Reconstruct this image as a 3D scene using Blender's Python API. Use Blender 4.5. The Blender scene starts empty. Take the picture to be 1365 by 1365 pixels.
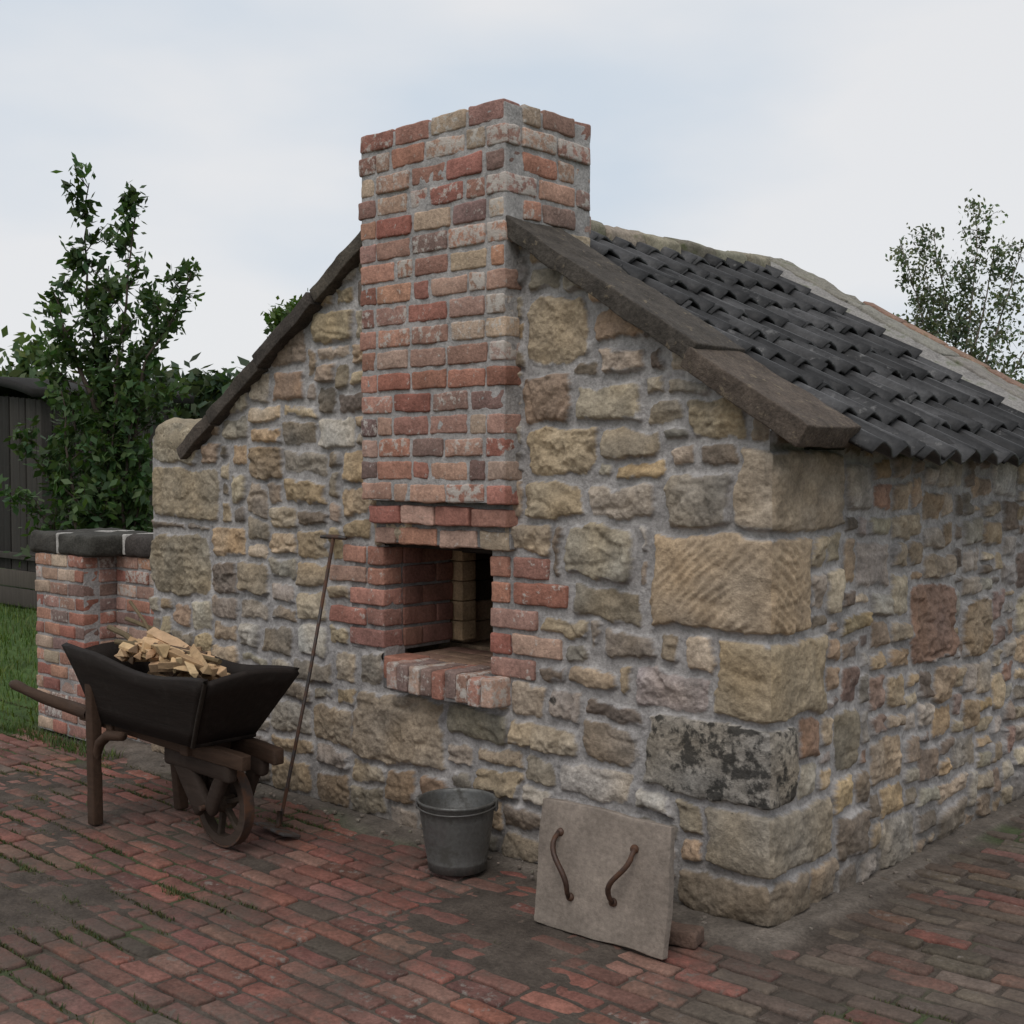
import bpy, math, random
import numpy as np
from mathutils import Vector, Matrix
rng=np.random.default_rng(11); random.seed(11)
scene=bpy.context.scene

# ------------------------------------------------------------------ noise
def _h(ix,iy,iz,seed):
    h=(ix*374761393+iy*668265263+iz*1442695041+seed*1274126177)&0xFFFFFFFF
    h=((h^(h>>13))*1274126177)&0xFFFFFFFF
    h=h^(h>>16)
    return (h&0xFFFFFF)/float(0xFFFFFF)
def vn(p,seed=0):
    p=np.asarray(p,float); f=np.floor(p); i=f.astype(np.int64); t=p-f; t=t*t*(3-2*t)
    x,y,z=i[:,0],i[:,1],i[:,2]; tx,ty,tz=t[:,0],t[:,1],t[:,2]
    def g(a,b,c): return _h(x+a,y+b,z+c,seed)
    c00=g(0,0,0)*(1-tx)+g(1,0,0)*tx; c10=g(0,1,0)*(1-tx)+g(1,1,0)*tx
    c01=g(0,0,1)*(1-tx)+g(1,0,1)*tx; c11=g(0,1,1)*(1-tx)+g(1,1,1)*tx
    return ((c00*(1-ty)+c10*ty)*(1-tz)+(c01*(1-ty)+c11*ty)*tz)*2-1
def fbm(p,seed=0,o=3):
    s=0;a=1;t=0
    p=np.asarray(p,float)
    for k in range(o):
        s=s+a*vn(p*(2.03**k),seed+k*17); t+=a; a*=.55
    return s/t
def ss(a,b,x):
    t=np.clip((x-a)/(b-a),0,1); return t*t*(3-2*t)

# ------------------------------------------------------------------ mesh accumulator
class Acc:
    def __init__(s): s.V=[];s.F=[];s.C=[];s.M=[];s.n=0
    def add(s,v,f,col,a=0.0,mat=0):
        v=np.asarray(v,float); f=np.asarray(f,np.int64); n=len(v)
        c=np.empty((n,4)); c[:,:3]=col; c[:,3]=a
        s.V.append(v); s.F.append(f+s.n); s.C.append(c); s.M.append(np.full(len(f),mat)); s.n+=n
    def build(s,name,mats,parent=None,smooth=True):
        V=np.concatenate(s.V);F=np.concatenate(s.F);C=np.concatenate(s.C);M=np.concatenate(s.M)
        me=bpy.data.meshes.new(name)
        me.vertices.add(len(V)); me.vertices.foreach_set('co',V.astype(np.float32).ravel())
        me.loops.add(len(F)*4); me.loops.foreach_set('vertex_index',F.astype(np.int32).ravel())
        me.polygons.add(len(F)); me.polygons.foreach_set('loop_start',np.arange(0,len(F)*4,4,dtype=np.int32))
        me.polygons.foreach_set('loop_total',np.full(len(F),4,np.int32))
        me.polygons.foreach_set('material_index',M.astype(np.int32))
        me.polygons.foreach_set('use_smooth',np.full(len(F),smooth))
        at=me.attributes.new('Col','FLOAT_COLOR','POINT'); at.data.foreach_set('color',C.astype(np.float32).ravel())
        for m in (mats if isinstance(mats,list) else [mats]): me.materials.append(m)
        me.update(calc_edges=True)
        ob=bpy.data.objects.new(name,me); scene.collection.objects.link(ob)
        if parent: ob.parent=parent
        return ob
def empty(name):
    e=bpy.data.objects.new(name,None); scene.collection.objects.link(e); return e

_tc={}
def topo(nx,ny,nz):
    k=(nx,ny,nz)
    if k in _tc: return _tc[k]
    I=-np.ones(k,np.int64); idx=[]
    for i in range(nx):
        for j in range(ny):
            for l in range(nz):
                if i in(0,nx-1) or j in(0,ny-1) or l in(0,nz-1):
                    I[i,j,l]=len(idx); idx.append((i,j,l))
    Q=[]
    for i in range(nx-1):
        for j in range(ny-1):
            Q.append((I[i,j,0],I[i,j+1,0],I[i+1,j+1,0],I[i+1,j,0]))
            l=nz-1; Q.append((I[i,j,l],I[i+1,j,l],I[i+1,j+1,l],I[i,j+1,l]))
    for i in range(nx-1):
        for l in range(nz-1):
            Q.append((I[i,0,l],I[i+1,0,l],I[i+1,0,l+1],I[i,0,l+1]))
            j=ny-1; Q.append((I[i,j,l],I[i,j,l+1],I[i+1,j,l+1],I[i+1,j,l]))
    for j in range(ny-1):
        for l in range(nz-1):
            Q.append((I[0,j,l],I[0,j,l+1],I[0,j+1,l+1],I[0,j+1,l]))
            i=nx-1; Q.append((I[i,j,l],I[i,j+1,l],I[i,j+1,l+1],I[i,j,l+1]))
    _tc[k]=(np.array(idx),np.array(Q)); return _tc[k]
def rotm(rx=0,ry=0,rz=0):
    return np.array((Matrix.Rotation(rz,3,'Z')@Matrix.Rotation(ry,3,'Y')@Matrix.Rotation(rx,3,'X')))
def block(acc,c,half,col,a=0.0,r=.008,seg=.03,amp=.003,freq=22.,R=None,mat=0,wob=.0,o=2,post=None):
    half=np.maximum(np.array(half,float),.002); r=min(r,half.min()*.9)
    A=[]
    for h in half:
        n=max(1,int(round(2*(h-r)/seg)))
        A.append(np.concatenate([[-h,-h+.4*r],np.linspace(-(h-r),h-r,n+1),[h-.4*r,h]]))
    idx,Q=topo(len(A[0]),len(A[1]),len(A[2]))
    p=np.stack([A[0][idx[:,0]],A[1][idx[:,1]],A[2][idx[:,2]]],1)
    q=np.clip(p,-(half-r),half-r); d=p-q; n=np.linalg.norm(d,axis=1,keepdims=True)
    dn=d/np.maximum(n,1e-9); p=q+r*dn
    off=rng.uniform(0,90,3)
    if amp>0: p=p+dn*(fbm(p*freq+off,3,o)*amp)[:,None]
    if wob>0:
        w=np.stack([vn(p*7+off,5),vn(p*7+off,6),vn(p*7+off,7)],1); p=p+w*wob
    if post is not None: p=post(p)
    if R is not None: p=p@np.asarray(R).T
    acc.add(p+np.array(c),Q,col,a,mat)
def bbox(acc,x0,x1,y0,y1,z0,z1,col,**k):
    block(acc,((x0+x1)/2,(y0+y1)/2,(z0+z1)/2),(abs(x1-x0)/2,abs(y1-y0)/2,abs(z1-z0)/2),col,**k)
def tube(acc,pts,rad,col,n=8,a=0,mat=0,cap=True):
    P=np.array(pts,float); m=len(P)
    rad=np.array(rad if hasattr(rad,'__len__') else [rad]*m,float)
    T=np.gradient(P,axis=0); T/=np.linalg.norm(T,axis=1,keepdims=True)+1e-9
    ref=np.array([0,0,1.]) if abs(T[0][2])<.9 else np.array([1.,0,0])
    V=[];u=np.cross(T[0],ref);u/=np.linalg.norm(u)
    for i in range(m):
        u=u-T[i]*np.dot(u,T[i]); u/=np.linalg.norm(u)+1e-9; w=np.cross(T[i],u)
        for k in range(n):
            an=2*math.pi*k/n; V.append(P[i]+rad[i]*(math.cos(an)*u+math.sin(an)*w))
    F=[(i*n+k,i*n+(k+1)%n,(i+1)*n+(k+1)%n,(i+1)*n+k) for i in range(m-1) for k in range(n)]
    if cap and n==8:
        for b in (0,(m-1)*n):
            F+= [(b,b+1,b+2,b+3),(b,b+3,b+4,b+7),(b+4,b+5,b+6,b+7)]
    acc.add(V,F,col,a,mat)
def lathe(acc,prof,c,col,n=40,a=0,mat=0,R=None,dent=0):
    V=[];m=len(prof)
    for (r,z) in prof:
        for k in range(n):
            an=2*math.pi*k/n; V.append((r*math.cos(an),r*math.sin(an),z))
    V=np.array(V)
    if dent: V[:,:2]*=(1+dent*fbm(V*9+3,55,2))[:,None]
    if R is not None: V=V@np.asarray(R).T
    F=[(i*n+k,i*n+(k+1)%n,(i+1)*n+(k+1)%n,(i+1)*n+k) for i in range(m-1) for k in range(n)]
    acc.add(V+np.array(c),F,col,a,mat)
def sheet(acc,f,nu,nv,th,col,a=0,mat=0):
    U,Vv=np.meshgrid(np.linspace(0,1,nu),np.linspace(0,1,nv),indexing='ij')
    P=np.array([[f(U[i,j],Vv[i,j]) for j in range(nv)] for i in range(nu)],float)
    N=np.cross(np.gradient(P,axis=0),np.gradient(P,axis=1)); N/=np.linalg.norm(N,axis=2,keepdims=True)+1e-9
    A=(P+N*th/2).reshape(-1,3);B=(P-N*th/2).reshape(-1,3);n=nu*nv
    F=[]
    I=lambda i,j:i*nv+j
    for i in range(nu-1):
        for j in range(nv-1):
            F.append((I(i,j),I(i+1,j),I(i+1,j+1),I(i,j+1))); F.append((n+I(i,j),n+I(i,j+1),n+I(i+1,j+1),n+I(i+1,j)))
    for i in range(nu-1):
        F.append((I(i,0),n+I(i,0),n+I(i+1,0),I(i+1,0))); F.append((I(i,nv-1),I(i+1,nv-1),n+I(i+1,nv-1),n+I(i,nv-1)))
    for j in range(nv-1):
        F.append((I(0,j),I(0,j+1),n+I(0,j+1),n+I(0,j))); F.append((I(nu-1,j),n+I(nu-1,j),n+I(nu-1,j+1),I(nu-1,j+1)))
    acc.add(np.concatenate([A,B]),F,col,a,mat)

# ------------------------------------------------------------------ materials
class NT:
    def __init__(s,name):
        s.m=bpy.data.materials.new(name); s.m.use_nodes=True; s.t=s.m.node_tree; s.t.nodes.clear()
        s.out=s.n('ShaderNodeOutputMaterial')
    def n(s,t,**k):
        x=s.t.nodes.new(t)
        for a,b in k.items(): setattr(x,a,b)
        return x
    def l(s,a,b): s.t.links.new(a,b)
    def noise(s,scale,detail=4,rough=.55,vec=None,dist=0):
        x=s.n('ShaderNodeTexNoise'); x.inputs['Scale'].default_value=scale; x.inputs['Detail'].default_value=detail
        x.inputs['Roughness'].default_value=rough; x.inputs['Distortion'].default_value=dist
        if vec: s.l(vec,x.inputs['Vector'])
        return x.outputs['Fac']
    def mr(s,v,a,b,c,d,clamp=True):
        x=s.n('ShaderNodeMapRange'); x.clamp=clamp
        s.l(v,x.inputs[0])
        for i,q in enumerate((a,b,c,d)): x.inputs[i+1].default_value=q
        return x.outputs[0]
    def math(s,op,a,b=None):
        x=s.n('ShaderNodeMath',operation=op)
        for i,q in enumerate((a,b)):
            if q is None: continue
            if isinstance(q,(int,float)): x.inputs[i].default_value=q
            else: s.l(q,x.inputs[i])
        return x.outputs[0]
    def mix(s,f,a,b,bt='MIX'):
        x=s.n('ShaderNodeMix',data_type='RGBA',blend_type=bt)
        for i,q in ((0,f),(6,a),(7,b)):
            if isinstance(q,(int,float)): x.inputs[i].default_value=q
            elif isinstance(q,tuple): x.inputs[i].default_value=(*q,1)
            else: s.l(q,x.inputs[i])
        return x.outputs[2]
def masonry(name,bump=.5,fine=1.,dirt=None,rough=.92,var=.35,limecol=(.5,.46,.41),moss=0.0,dscale=1.1,lo=.52):
    k=NT(name); at=k.n('ShaderNodeAttribute',attribute_name='Col'); co=k.n('ShaderNodeTexCoord').outputs['Object']
    col=at.outputs['Color']; al=at.outputs['Alpha']
    n1=k.noise(75*fine,4,.7,co); n2=k.noise(11*fine,3,.6,co); n3=k.noise(28*fine,5,.7,co)
    v=k.math('MULTIPLY',k.mr(n1,.25,.75,1-var,1+var),k.mr(n2,.25,.75,1-var*.8,1+var*.8))
    vv=k.n('ShaderNodeCombineXYZ'); 
    for i in range(3): k.l(v,vv.inputs[i])
    col=k.mix(1.0,col,vv.outputs[0],'MULTIPLY')
    lim=k.mr(k.math('ADD',n3,al),.90,1.0,0,.85)
    col=k.mix(lim,col,limecol)
    drk=k.mr(k.math('SUBTRACT',k.math('ADD',k.math('MULTIPLY',n2,.5),k.math('MULTIPLY',n3,.5)),al),.90,.98,0,.88)
    col=k.mix(drk,col,(.024,.023,.021))
    if dirt:
        dn=k.math('ADD',k.math('MULTIPLY',k.noise(dscale,4,.6,co),.75),k.math('MULTIPLY',n3,.25))
        col=k.mix(k.mr(dn,lo,lo+.14,0,.85),col,k.mix(n1,tuple(x*.6 for x in dirt),tuple(x*1.4 for x in dirt)))
    if moss>0:
        col=k.mix(k.mr(n2,.62-.1*moss,.75,0,.8),col,(.07,.085,.03))
    b=k.n('ShaderNodeBsdfPrincipled'); k.l(col,b.inputs['Base Color']); b.inputs['Roughness'].default_value=rough
    b.inputs['Specular IOR Level'].default_value=.22
    hb=k.math('ADD',k.math('MULTIPLY',n1,.6),k.math('MULTIPLY',n3,.8))
    bp=k.n('ShaderNodeBump'); bp.inputs['Strength'].default_value=bump; bp.inputs['Distance'].default_value=.012
    k.l(hb,bp.inputs['Height']); k.l(bp.outputs[0],b.inputs['Normal']); k.l(b.outputs[0],k.out.inputs[0])
    return k.m
def wood(name,rough=.7,bump=.5,sc=(3,40,40),spec=.3):
    k=NT(name); at=k.n('ShaderNodeAttribute',attribute_name='Col'); co=k.n('ShaderNodeTexCoord').outputs['Object']
    mp=k.n('ShaderNodeMapping'); mp.inputs['Scale'].default_value=sc; k.l(co,mp.inputs[0])
    g=k.noise(1.0,5,.7,mp.outputs[0],.3); w=k.noise(14,3,.6,co)
    col=k.mix(g,k.mix(1.0,at.outputs['Color'],(.4,.38,.36),'MULTIPLY'),k.mix(1.0,at.outputs['Color'],(1.7,1.65,1.6),'MULTIPLY'))
    col=k.mix(k.mr(w,.55,.85,0,.4),col,k.mix(.6,col,(.08,.07,.06)))
    b=k.n('ShaderNodeBsdfPrincipled'); k.l(col,b.inputs['Base Color']); b.inputs['Roughness'].default_value=rough; b.inputs['Specular IOR Level'].default_value=spec
    bp=k.n('ShaderNodeBump'); bp.inputs['Strength'].default_value=bump; bp.inputs['Distance'].default_value=.006
    k.l(g,bp.inputs['Height']); k.l(bp.outputs[0],b.inputs['Normal']); k.l(b.outputs[0],k.out.inputs[0]); return k.m
def metal(name,rust=(.09,.04,.02),base_rough=.5,metallic=.7,amt=.5):
    k=NT(name); at=k.n('ShaderNodeAttribute',attribute_name='Col'); co=k.n('ShaderNodeTexCoord').outputs['Object']
    n=k.noise(14,6,.7,co); n2=k.noise(60,4,.6,co)
    f=k.mr(n,.62-.25*amt,.78-.25*amt,0,1)
    v=k.mix(n2,k.mix(1.0,at.outputs['Color'],(.55,.55,.55),'MULTIPLY'),k.mix(1.0,at.outputs['Color'],(1.45,1.45,1.45),'MULTIPLY'))
    col=k.mix(f,v,rust)
    b=k.n('ShaderNodeBsdfPrincipled'); k.l(col,b.inputs['Base Color'])
    k.l(k.mr(f,0,1,base_rough,.85),b.inputs['Roughness']); k.l(k.mr(f,0,1,metallic,.1),b.inputs['Metallic'])
    bp=k.n('ShaderNodeBump'); bp.inputs['Strength'].default_value=.3; bp.inputs['Distance'].default_value=.003
    k.l(n2,bp.inputs['Height']); k.l(bp.outputs[0],b.inputs['Normal']); k.l(b.outputs[0],k.out.inputs[0]); return k.m
def leafmat(name,tr=.3):
    k=NT(name); at=k.n('ShaderNodeAttribute',attribute_name='Col')
    d=k.n('ShaderNodeBsdfPrincipled'); k.l(at.outputs['Color'],d.inputs['Base Color']); d.inputs['Roughness'].default_value=.55; d.inputs['Specular IOR Level'].default_value=.3
    t=k.n('ShaderNodeBsdfTranslucent'); k.l(k.mix(1.0,at.outputs['Color'],(1.5,1.6,.7),'MULTIPLY'),t.inputs[0])
    m=k.n('ShaderNodeMixShader'); m.inputs[0].default_value=tr; k.l(d.outputs[0],m.inputs[1]); k.l(t.outputs[0],m.inputs[2]); k.l(m.outputs[0],k.out.inputs[0]); return k.m

M_stone=masonry('rubble_sandstone',bump=.75,var=.34,limecol=(.44,.41,.37))
M_brick=masonry('old_brick',bump=.65,var=.36,limecol=(.50,.46,.415))
M_pave=masonry('paving_brick',bump=.55,var=.4,dirt=(.09,.07,.057),rough=.85,dscale=1.6,lo=.46,limecol=(.24,.21,.185))
M_slate=masonry('dark_coping_stone',bump=.8,var=.5,rough=.85,limecol=(.2,.16,.11))
M_tile=masonry('pantile_clay',bump=.25,var=.35,rough=.5,fine=.7,limecol=(.16,.155,.15))
M_soil=masonry('soil',bump=.8,var=.4,rough=.97)
M_ridge=masonry('ridge_stone',bump=.7,var=.4,moss=.6)
M_wood=wood('weathered_wood',rough=.75,spec=.2); M_log=wood('split_log',rough=.85,sc=(25,25,25)); M_shed=wood('shed_board',rough=.9,sc=(30,30,2.5))
M_iron=metal('rusty_iron',metallic=.3,amt=.75); M_zinc=metal('galvanised_steel',rust=(.06,.056,.048),base_rough=.5,metallic=.65,amt=.6)
M_leaf=leafmat('leaves'); M_bark=wood('bark',rough=.95)

# ------------------------------------------------------------------ palettes
SANDS=[(.38,.285,.185),(.32,.245,.17),(.41,.32,.22),(.25,.20,.15),(.32,.265,.20),(.20,.16,.12),(.40,.29,.175),(.28,.20,.135),(.36,.30,.23),(.24,.205,.165),(.35,.305,.255),(.36,.27,.18),(.19,.15,.115),(.37,.265,.155),(.43,.35,.25)]
SIDES=SANDS+[(.28,.18,.13),(.24,.16,.125),(.38,.33,.27),(.32,.28,.24),(.19,.15,.12),(.36,.31,.25)]
MORT=np.array((.335,.315,.302))
BR=[(.34,.145,.10),(.38,.19,.135),(.30,.115,.085),(.39,.24,.18),(.41,.26,.20),(.26,.125,.10),(.19,.12,.105),(.42,.32,.23),(.34,.16,.12),(.33,.14,.10),(.30,.17,.135),(.39,.23,.17),(.29,.10,.07),(.39,.20,.13),(.42,.30,.24)]
def jit(c,s=.12):
    c=np.array(c)*random.uniform(1-s,1+s); return np.clip(c*(1+np.array([random.uniform(-.04,.04) for _ in range(3)])),0,1)
def brickcol(): return jit(np.array(random.choice(BR))*.84+np.array((.34,.26,.215))*.16,.18)
def blime():
    u=random.random(); return .47 if u<.13 else (.39 if u<.45 else .30)

# ------------------------------------------------------------------ rubble wall relief
QU=[(0,.165,.37,.27),(.165,.405,.245,.43),(.405,.70,.515,.18),(.705,1.005,.205,.38),(1.005,1.362,.495,.265),(1.362,1.66,.125,.50)]
QC=[((.24,.185,.13),0),((.27,.23,.175),-.30),((.28,.25,.21),-.43),((.33,.26,.17),-.1),((.39,.29,.19),.0),((.34,.275,.205),.1)]
def corner_prof(v):
    h=np.full_like(v,-.001)
    for (z0,z1,_,_) in QU:
        e=np.minimum(v-z0-.012,z1-.012-v); h=np.maximum(h,-.001+ss(0,.010,e)*.026)
    p=np.stack([v*18,v*0,v*0],1)
    return h+.006*fbm(p,91,2)
def rubble(name,L,H,fixed,seed,pal,holes,topf,place,res,parent,mat,blanks=(),quoin=None,wmul=1.,flip=False,small=0):
    r=random.Random(seed); cs=.02; nu=int(L/cs)+1; nv=int(H/cs)+2
    occ=-np.ones((nv,nu),int); S=[]
    def add(u0,u1,v0,v1,col,a=0,prot=None,chis=0,rough=1.,blank=0):
        hw=(u1-u0)/2;hh=(v1-v0)/2; f=r.random()
        S.append(dict(cx=(u0+u1)/2,cy=(v0+v1)/2,hw=hw,hh=hh,r=min(hw,hh)*r.uniform(.2,.7),
            prot=prot if prot is not None else r.uniform(.006,.025),tx=r.uniform(-.010,.010),ty=r.uniform(-.010,.010),
            sk=r.uniform(-.2,.2),sl=r.uniform(-.2,.2)*min(1,hh/hw),col=col,a=a,ch=chis,j=r.uniform(.0105,.0165),g=r.uniform(.001,.013),
            ro=rough*r.uniform(.6,1.6),bl=blank,st=1. if r.random()<.35 else 0.))
        return len(S)-1
    def mark(i,u0,u1,v0,v1):
        a0,a1=max(0,int(round(u0/cs))),min(nu,int(round(u1/cs)));b0,b1=max(0,int(round(v0/cs))),min(nv,int(round(v1/cs)))
        sub=occ[b0:b1,a0:a1]; sub[sub==-1]=i
    if quoin is not None:
        for (q,(c,al)) in zip(QU,QC):
            w=q[2+quoin]
            i=add(-.4,w,q[0],q[1],c,al,prot=.022,chis=1 if q[0]==1.005 else 0,rough=.7)
            S[i].update(sk=0,sl=0,tx=0,ty=0,j=.012,g=.004,r=.02,st=0); mark(i,0,w,q[0],q[1])
    for b in blanks:
        i=add(*b,(0,0,0),blank=1); S[i].update(sk=0,sl=0,r=.005,g=.0); mark(i,*b)
    for f in fixed:
        i=add(*f[:4],f[4] if len(f)>4 and f[4] else jit(r.choice(pal)),f[5] if len(f)>5 else 0); S[i]['sk']*=.5;S[i]['sl']*=.5; mark(i,*f[:4])
    for b in range(nv):
        for a in range(nu):
            if occ[b,a]!=-1: continue
            hc=r.choice([4,5,5,6,6,7,7,8,9] if not small else [3,4,5,5,6,6,7,8,10]); wc=int(hc*r.uniform(1.15,2.3)*wmul)+1; wc=max(5,min(wc,17))
            w=0
            while a+w<nu and w<wc and occ[b,a+w]==-1: w+=1
            rem=0
            while a+w+rem<nu and occ[b,a+w+rem]==-1 and rem<5: rem+=1
            if rem<5 : w+=rem
            if w<3: occ[b,a]=-2; continue
            h=1
            while b+h<nv and h<hc and (occ[b+h,a:a+w]==-1).all(): h+=1
            g=0
            while b+h+g<nv and g<4 and (occ[b+h+g,a:a+w]==-1).all(): g+=1
            if g<4: h+=g
            if h<3 or w*h<12:
                occ[b:b+h,a:a+w]=-2; continue
            al=0
            u=r.random()
            if u<.12: al=-.31
            elif u<.22: al=.28
            i=add(a*cs,(a+w)*cs,b*cs,(b+h)*cs,jit(r.choice(pal),.22),al); occ[b:b+h,a:a+w]=i
    us=np.arange(0,L+res/2,res); vs=np.arange(0,H+res/2,res)
    U,Vv=np.meshgrid(us,vs,indexing='ij'); sh=U.shape
    u=U.ravel();v=Vv.ravel()
    p=np.stack([u,v,np.full_like(u,seed*3.3)],1)
    wf=ss(0,.12,u) if quoin is not None else 1
    wu=(u+wf*(.016*vn(p*8,1)+.007*vn(p*24,2)+.004*vn(p*60,12))).reshape(sh); wv=(v+wf*(.014*vn(p*8,3)+.007*vn(p*24,4)+.004*vn(p*60,13))).reshape(sh)
    d1=np.full(sh,9.);d2=np.full(sh,9.);sid=np.full(sh,0,int)
    for i,s in enumerate(S):
        m=.13
        i0,i1=np.searchsorted(us,(s['cx']-s['hw']-m,s['cx']+s['hw']+m)); j0,j1=np.searchsorted(vs,(s['cy']-s['hh']-m,s['cy']+s['hh']+m))
        sl=(slice(i0,i1),slice(j0,j1)); lx=wu[sl]-s['cx'];ly=wv[sl]-s['cy']
        if lx.size==0: continue
        x=lx+s['sk']*ly; y=ly+s['sl']*lx; hw=s['hw'];hh=s['hh'];rr=s['r']
        qx=np.abs(x)-hw+rr; qy=np.abs(y)-hh+rr
        sd=np.hypot(np.maximum(qx,0),np.maximum(qy,0))+np.minimum(np.maximum(qx,qy),0)-rr
        a1=d1[sl];a2=d2[sl]; mm=sd<a1
        d2[sl]=np.where(mm,a1,np.minimum(a2,sd)); d1[sl]=np.where(mm,sd,a1); sid[sl]=np.where(mm,i,sid[sl])
    s0=sid.ravel(); d1=d1.ravel();d2=d2.ravel(); wu=wu.ravel();wv=wv.ravel()
    A={k:np.array([s[k] for s in S],float) for k in ('cx','cy','hw','hh','prot','tx','ty','a','ch','j','g','ro','bl','st')}
    CC=np.array([s['col'] for s in S]); g={k:A[k][s0] for k in A}
    lx=wu-g['cx'];ly=wv-g['cy']
    jj=g['j']*(1+.45*vn(p*6,14))
    e=np.minimum((np.minimum(d2,.2)-d1)/2-jj,g['g']-d1-jj*.6)
    e=np.where(g['bl']>0,-1,e)
    rise=ss(-.002,.008,e)
    off=(g['cx']*50)[:,None]
    n1=fbm(p*15+off,21,3); n2=fbm(p*45,22,3)
    fc=np.abs(vn(p*8+off*.7,23)); 
    st=g['prot']+g['tx']*lx/g['hw']+g['ty']*ly/g['hh']+.013*(1-np.exp(-np.maximum(e,0)/.018))+g['ro']*(.011*n1+.008*n2-.014*(1-ss(0,.25,fc))*.6)
    st=st+np.where(g['ch']>0,.0022*np.sin((lx*.75+ly*.75+.03*vn(p*5,9))*2*math.pi/.034)*(1+1.4*vn(p*10,10)),0)
    st=st+g['st']*.003*vn(p*np.array((5,60,1)),24)
    mo=.001+.004*vn(p*13,31)+.003*vn(p*45,32)
    h=mo*(1-rise)+rise*np.maximum(st,.006)
    if quoin is not None:
        hc=corner_prof(v); wgt=ss(0,.018,u); h=hc*(1-wgt)+h*wgt
        shift=hc*(1-ss(0,.12,u))
    else: shift=np.zeros_like(u)
    zz=np.minimum(v,topf(u))
    P=place(u,zz,h,shift)
    c=CC[s0]*(1+.32*n1+.2*n2+g['st']*.2*vn(p*np.array((4,45,1)),25))[:,None]
    tint=fbm(p*5+7+off*.3,41,2)
    c=c*np.stack([1+.10*tint,1+0*tint,1-.17*tint],1)
    lum=c.mean(1)[:,None]*np.array((1.12,1.0,.88)); c=c*.86+lum*.14
    gy=ss(.15,.65,fbm(p*3.1+off*.1,42,3))*.32; c=c*(1-gy)[:,None]+np.array((.235,.212,.185))*gy[:,None]
    mc=MORT[None]*(1+.12*vn(p*9,33)+.12*vn(p*50,34))[:,None]
    m2=np.clip(rise-.65*ss(.2,.7,vn(p*14,35))*(1-ss(.005,.03,e)),0,1)
    m2=ss(.35,.75,m2)
    col=mc*(1-m2)[:,None]+c*m2[:,None]
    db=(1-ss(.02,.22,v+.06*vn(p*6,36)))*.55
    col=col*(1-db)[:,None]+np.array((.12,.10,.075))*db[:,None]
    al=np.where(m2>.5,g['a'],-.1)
    I=np.arange(sh[0]*sh[1]).reshape(sh)
    F=np.stack([I[:-1,:-1],I[1:,:-1],I[1:,1:],I[:-1,1:]],-1).reshape(-1,4)
    cu=u[F].mean(1);cv=v[F].mean(1); keep=cv<topf(cu)+res
    for (a0,a1,b0,b1) in holes: keep&=~((cu>a0)&(cu<a1)&(cv>b0)&(cv<b1))
    F=F[keep]
    if flip: F=F[:,::-1]
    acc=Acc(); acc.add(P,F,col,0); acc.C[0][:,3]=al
    return acc.build(name,mat,parent)

HOUSE=empty('stone_oven_house')
RS=.62
def gable_top(t):
    a=1.785+RS*np.minimum(t,3.3-t)
    cap=1.83-((t-3.66)/.26)**2*.10
    return np.where(t>3.43,cap,a)
fixF=[(.775,1.10,1.99,2.265,(.37,.29,.195)),(.91,1.1,2.28,2.38),(.885,1.12,1.76,1.96),(.745,1.11,1.555,1.745,(.42,.32,.20)),(.81,1.12,1.38,1.535,(.36,.28,.18)),
(.545,.86,1.76,1.905,(.34,.28,.195)),(.5,.745,1.945,2.06),(.135,.42,1.37,1.58,(.29,.25,.2)),(.08,.33,1.68,1.85,(.31,.245,.155)),(.345,.515,1.745,1.85),(.45,.73,1.62,1.735,(.33,.26,.175)),
(.47,.79,1.40,1.54),(.556,.92,1.17,1.375,(.35,.3,.22)),(.227,.57,.705,.865,(.35,.29,.27),.2),(.54,.865,1.005,1.145),(.47,.715,.87,.985),(.63,.88,.74,.83),
(.845,1.21,.45,.58,(.36,.285,.195)),(.556,.81,.47,.62),(.556,.94,.3,.44),(1.57,2.16,.26,.57,(.30,.24,.175)),(2.2,2.49,.28,.49),(2.36,2.6,.67,.85,(.45,.40,.32)),
(2.15,2.47,2.16,2.34,(.35,.275,.17)),(2.16,2.43,1.67,1.83,(.47,.41,.33),.25),(3.33,3.9,.89,1.24,(.26,.215,.15),-.2),(3.25,3.9,1.3,1.6,(.30,.245,.17),-.25),(2.7,2.98,1.52,1.7),(2.52,2.8,1.9,2.08),(3.42,3.9,1.6,1.87,(.33,.27,.185))]
zs=[.77+.0945*j for j in range(6)]
RJ=[(.735,.82,1.05),(.828,.92,.91),(.93,1.025,1.04),(1.035,1.13,.885),(1.14,1.235,.98)]
LX=[.255,.395,.255,.395,.30]
blk=[(1.28,1.955,.60,1.25)]+[(1.955,1.955+LX[j],zs[j]-.004,zs[j+1]+.004) for j in range(5)]+[(te,1.305,a-.004,b+.006) for (a,b,te) in RJ]
rubble('front_gable_wall',3.9,2.84,fixF,5,SANDS,[(1.298,1.968,.66,1.255)],gable_top,
    lambda u,z,h,s:np.stack([-u+s,-h,z],1),.0055,HOUSE,M_stone,blanks=blk,quoin=0,flip=True,wmul=1.08)
fixS=[(1.07,1.5,.77,1.115,(.24,.15,.11)),(1.58,1.93,.74,1.02,(.30,.22,.14)),(1.9,2.2,1.45,1.65,(.45,.42,.38),.2),(1.3,1.6,1.5,1.66,(.42,.36,.29),.2),(.52,.74,1.42,1.62,(.35,.31,.27)),(.45,.65,.45,.7)]
rubble('side_wall',3.1,1.76,fixS,9,SIDES,[],lambda u:np.full_like(u,1.72),
    lambda u,z,h,s:np.stack([h,u-s,z],1),.006,HOUSE,M_stone,quoin=1,wmul=.9,small=1)
A=Acc()
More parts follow.
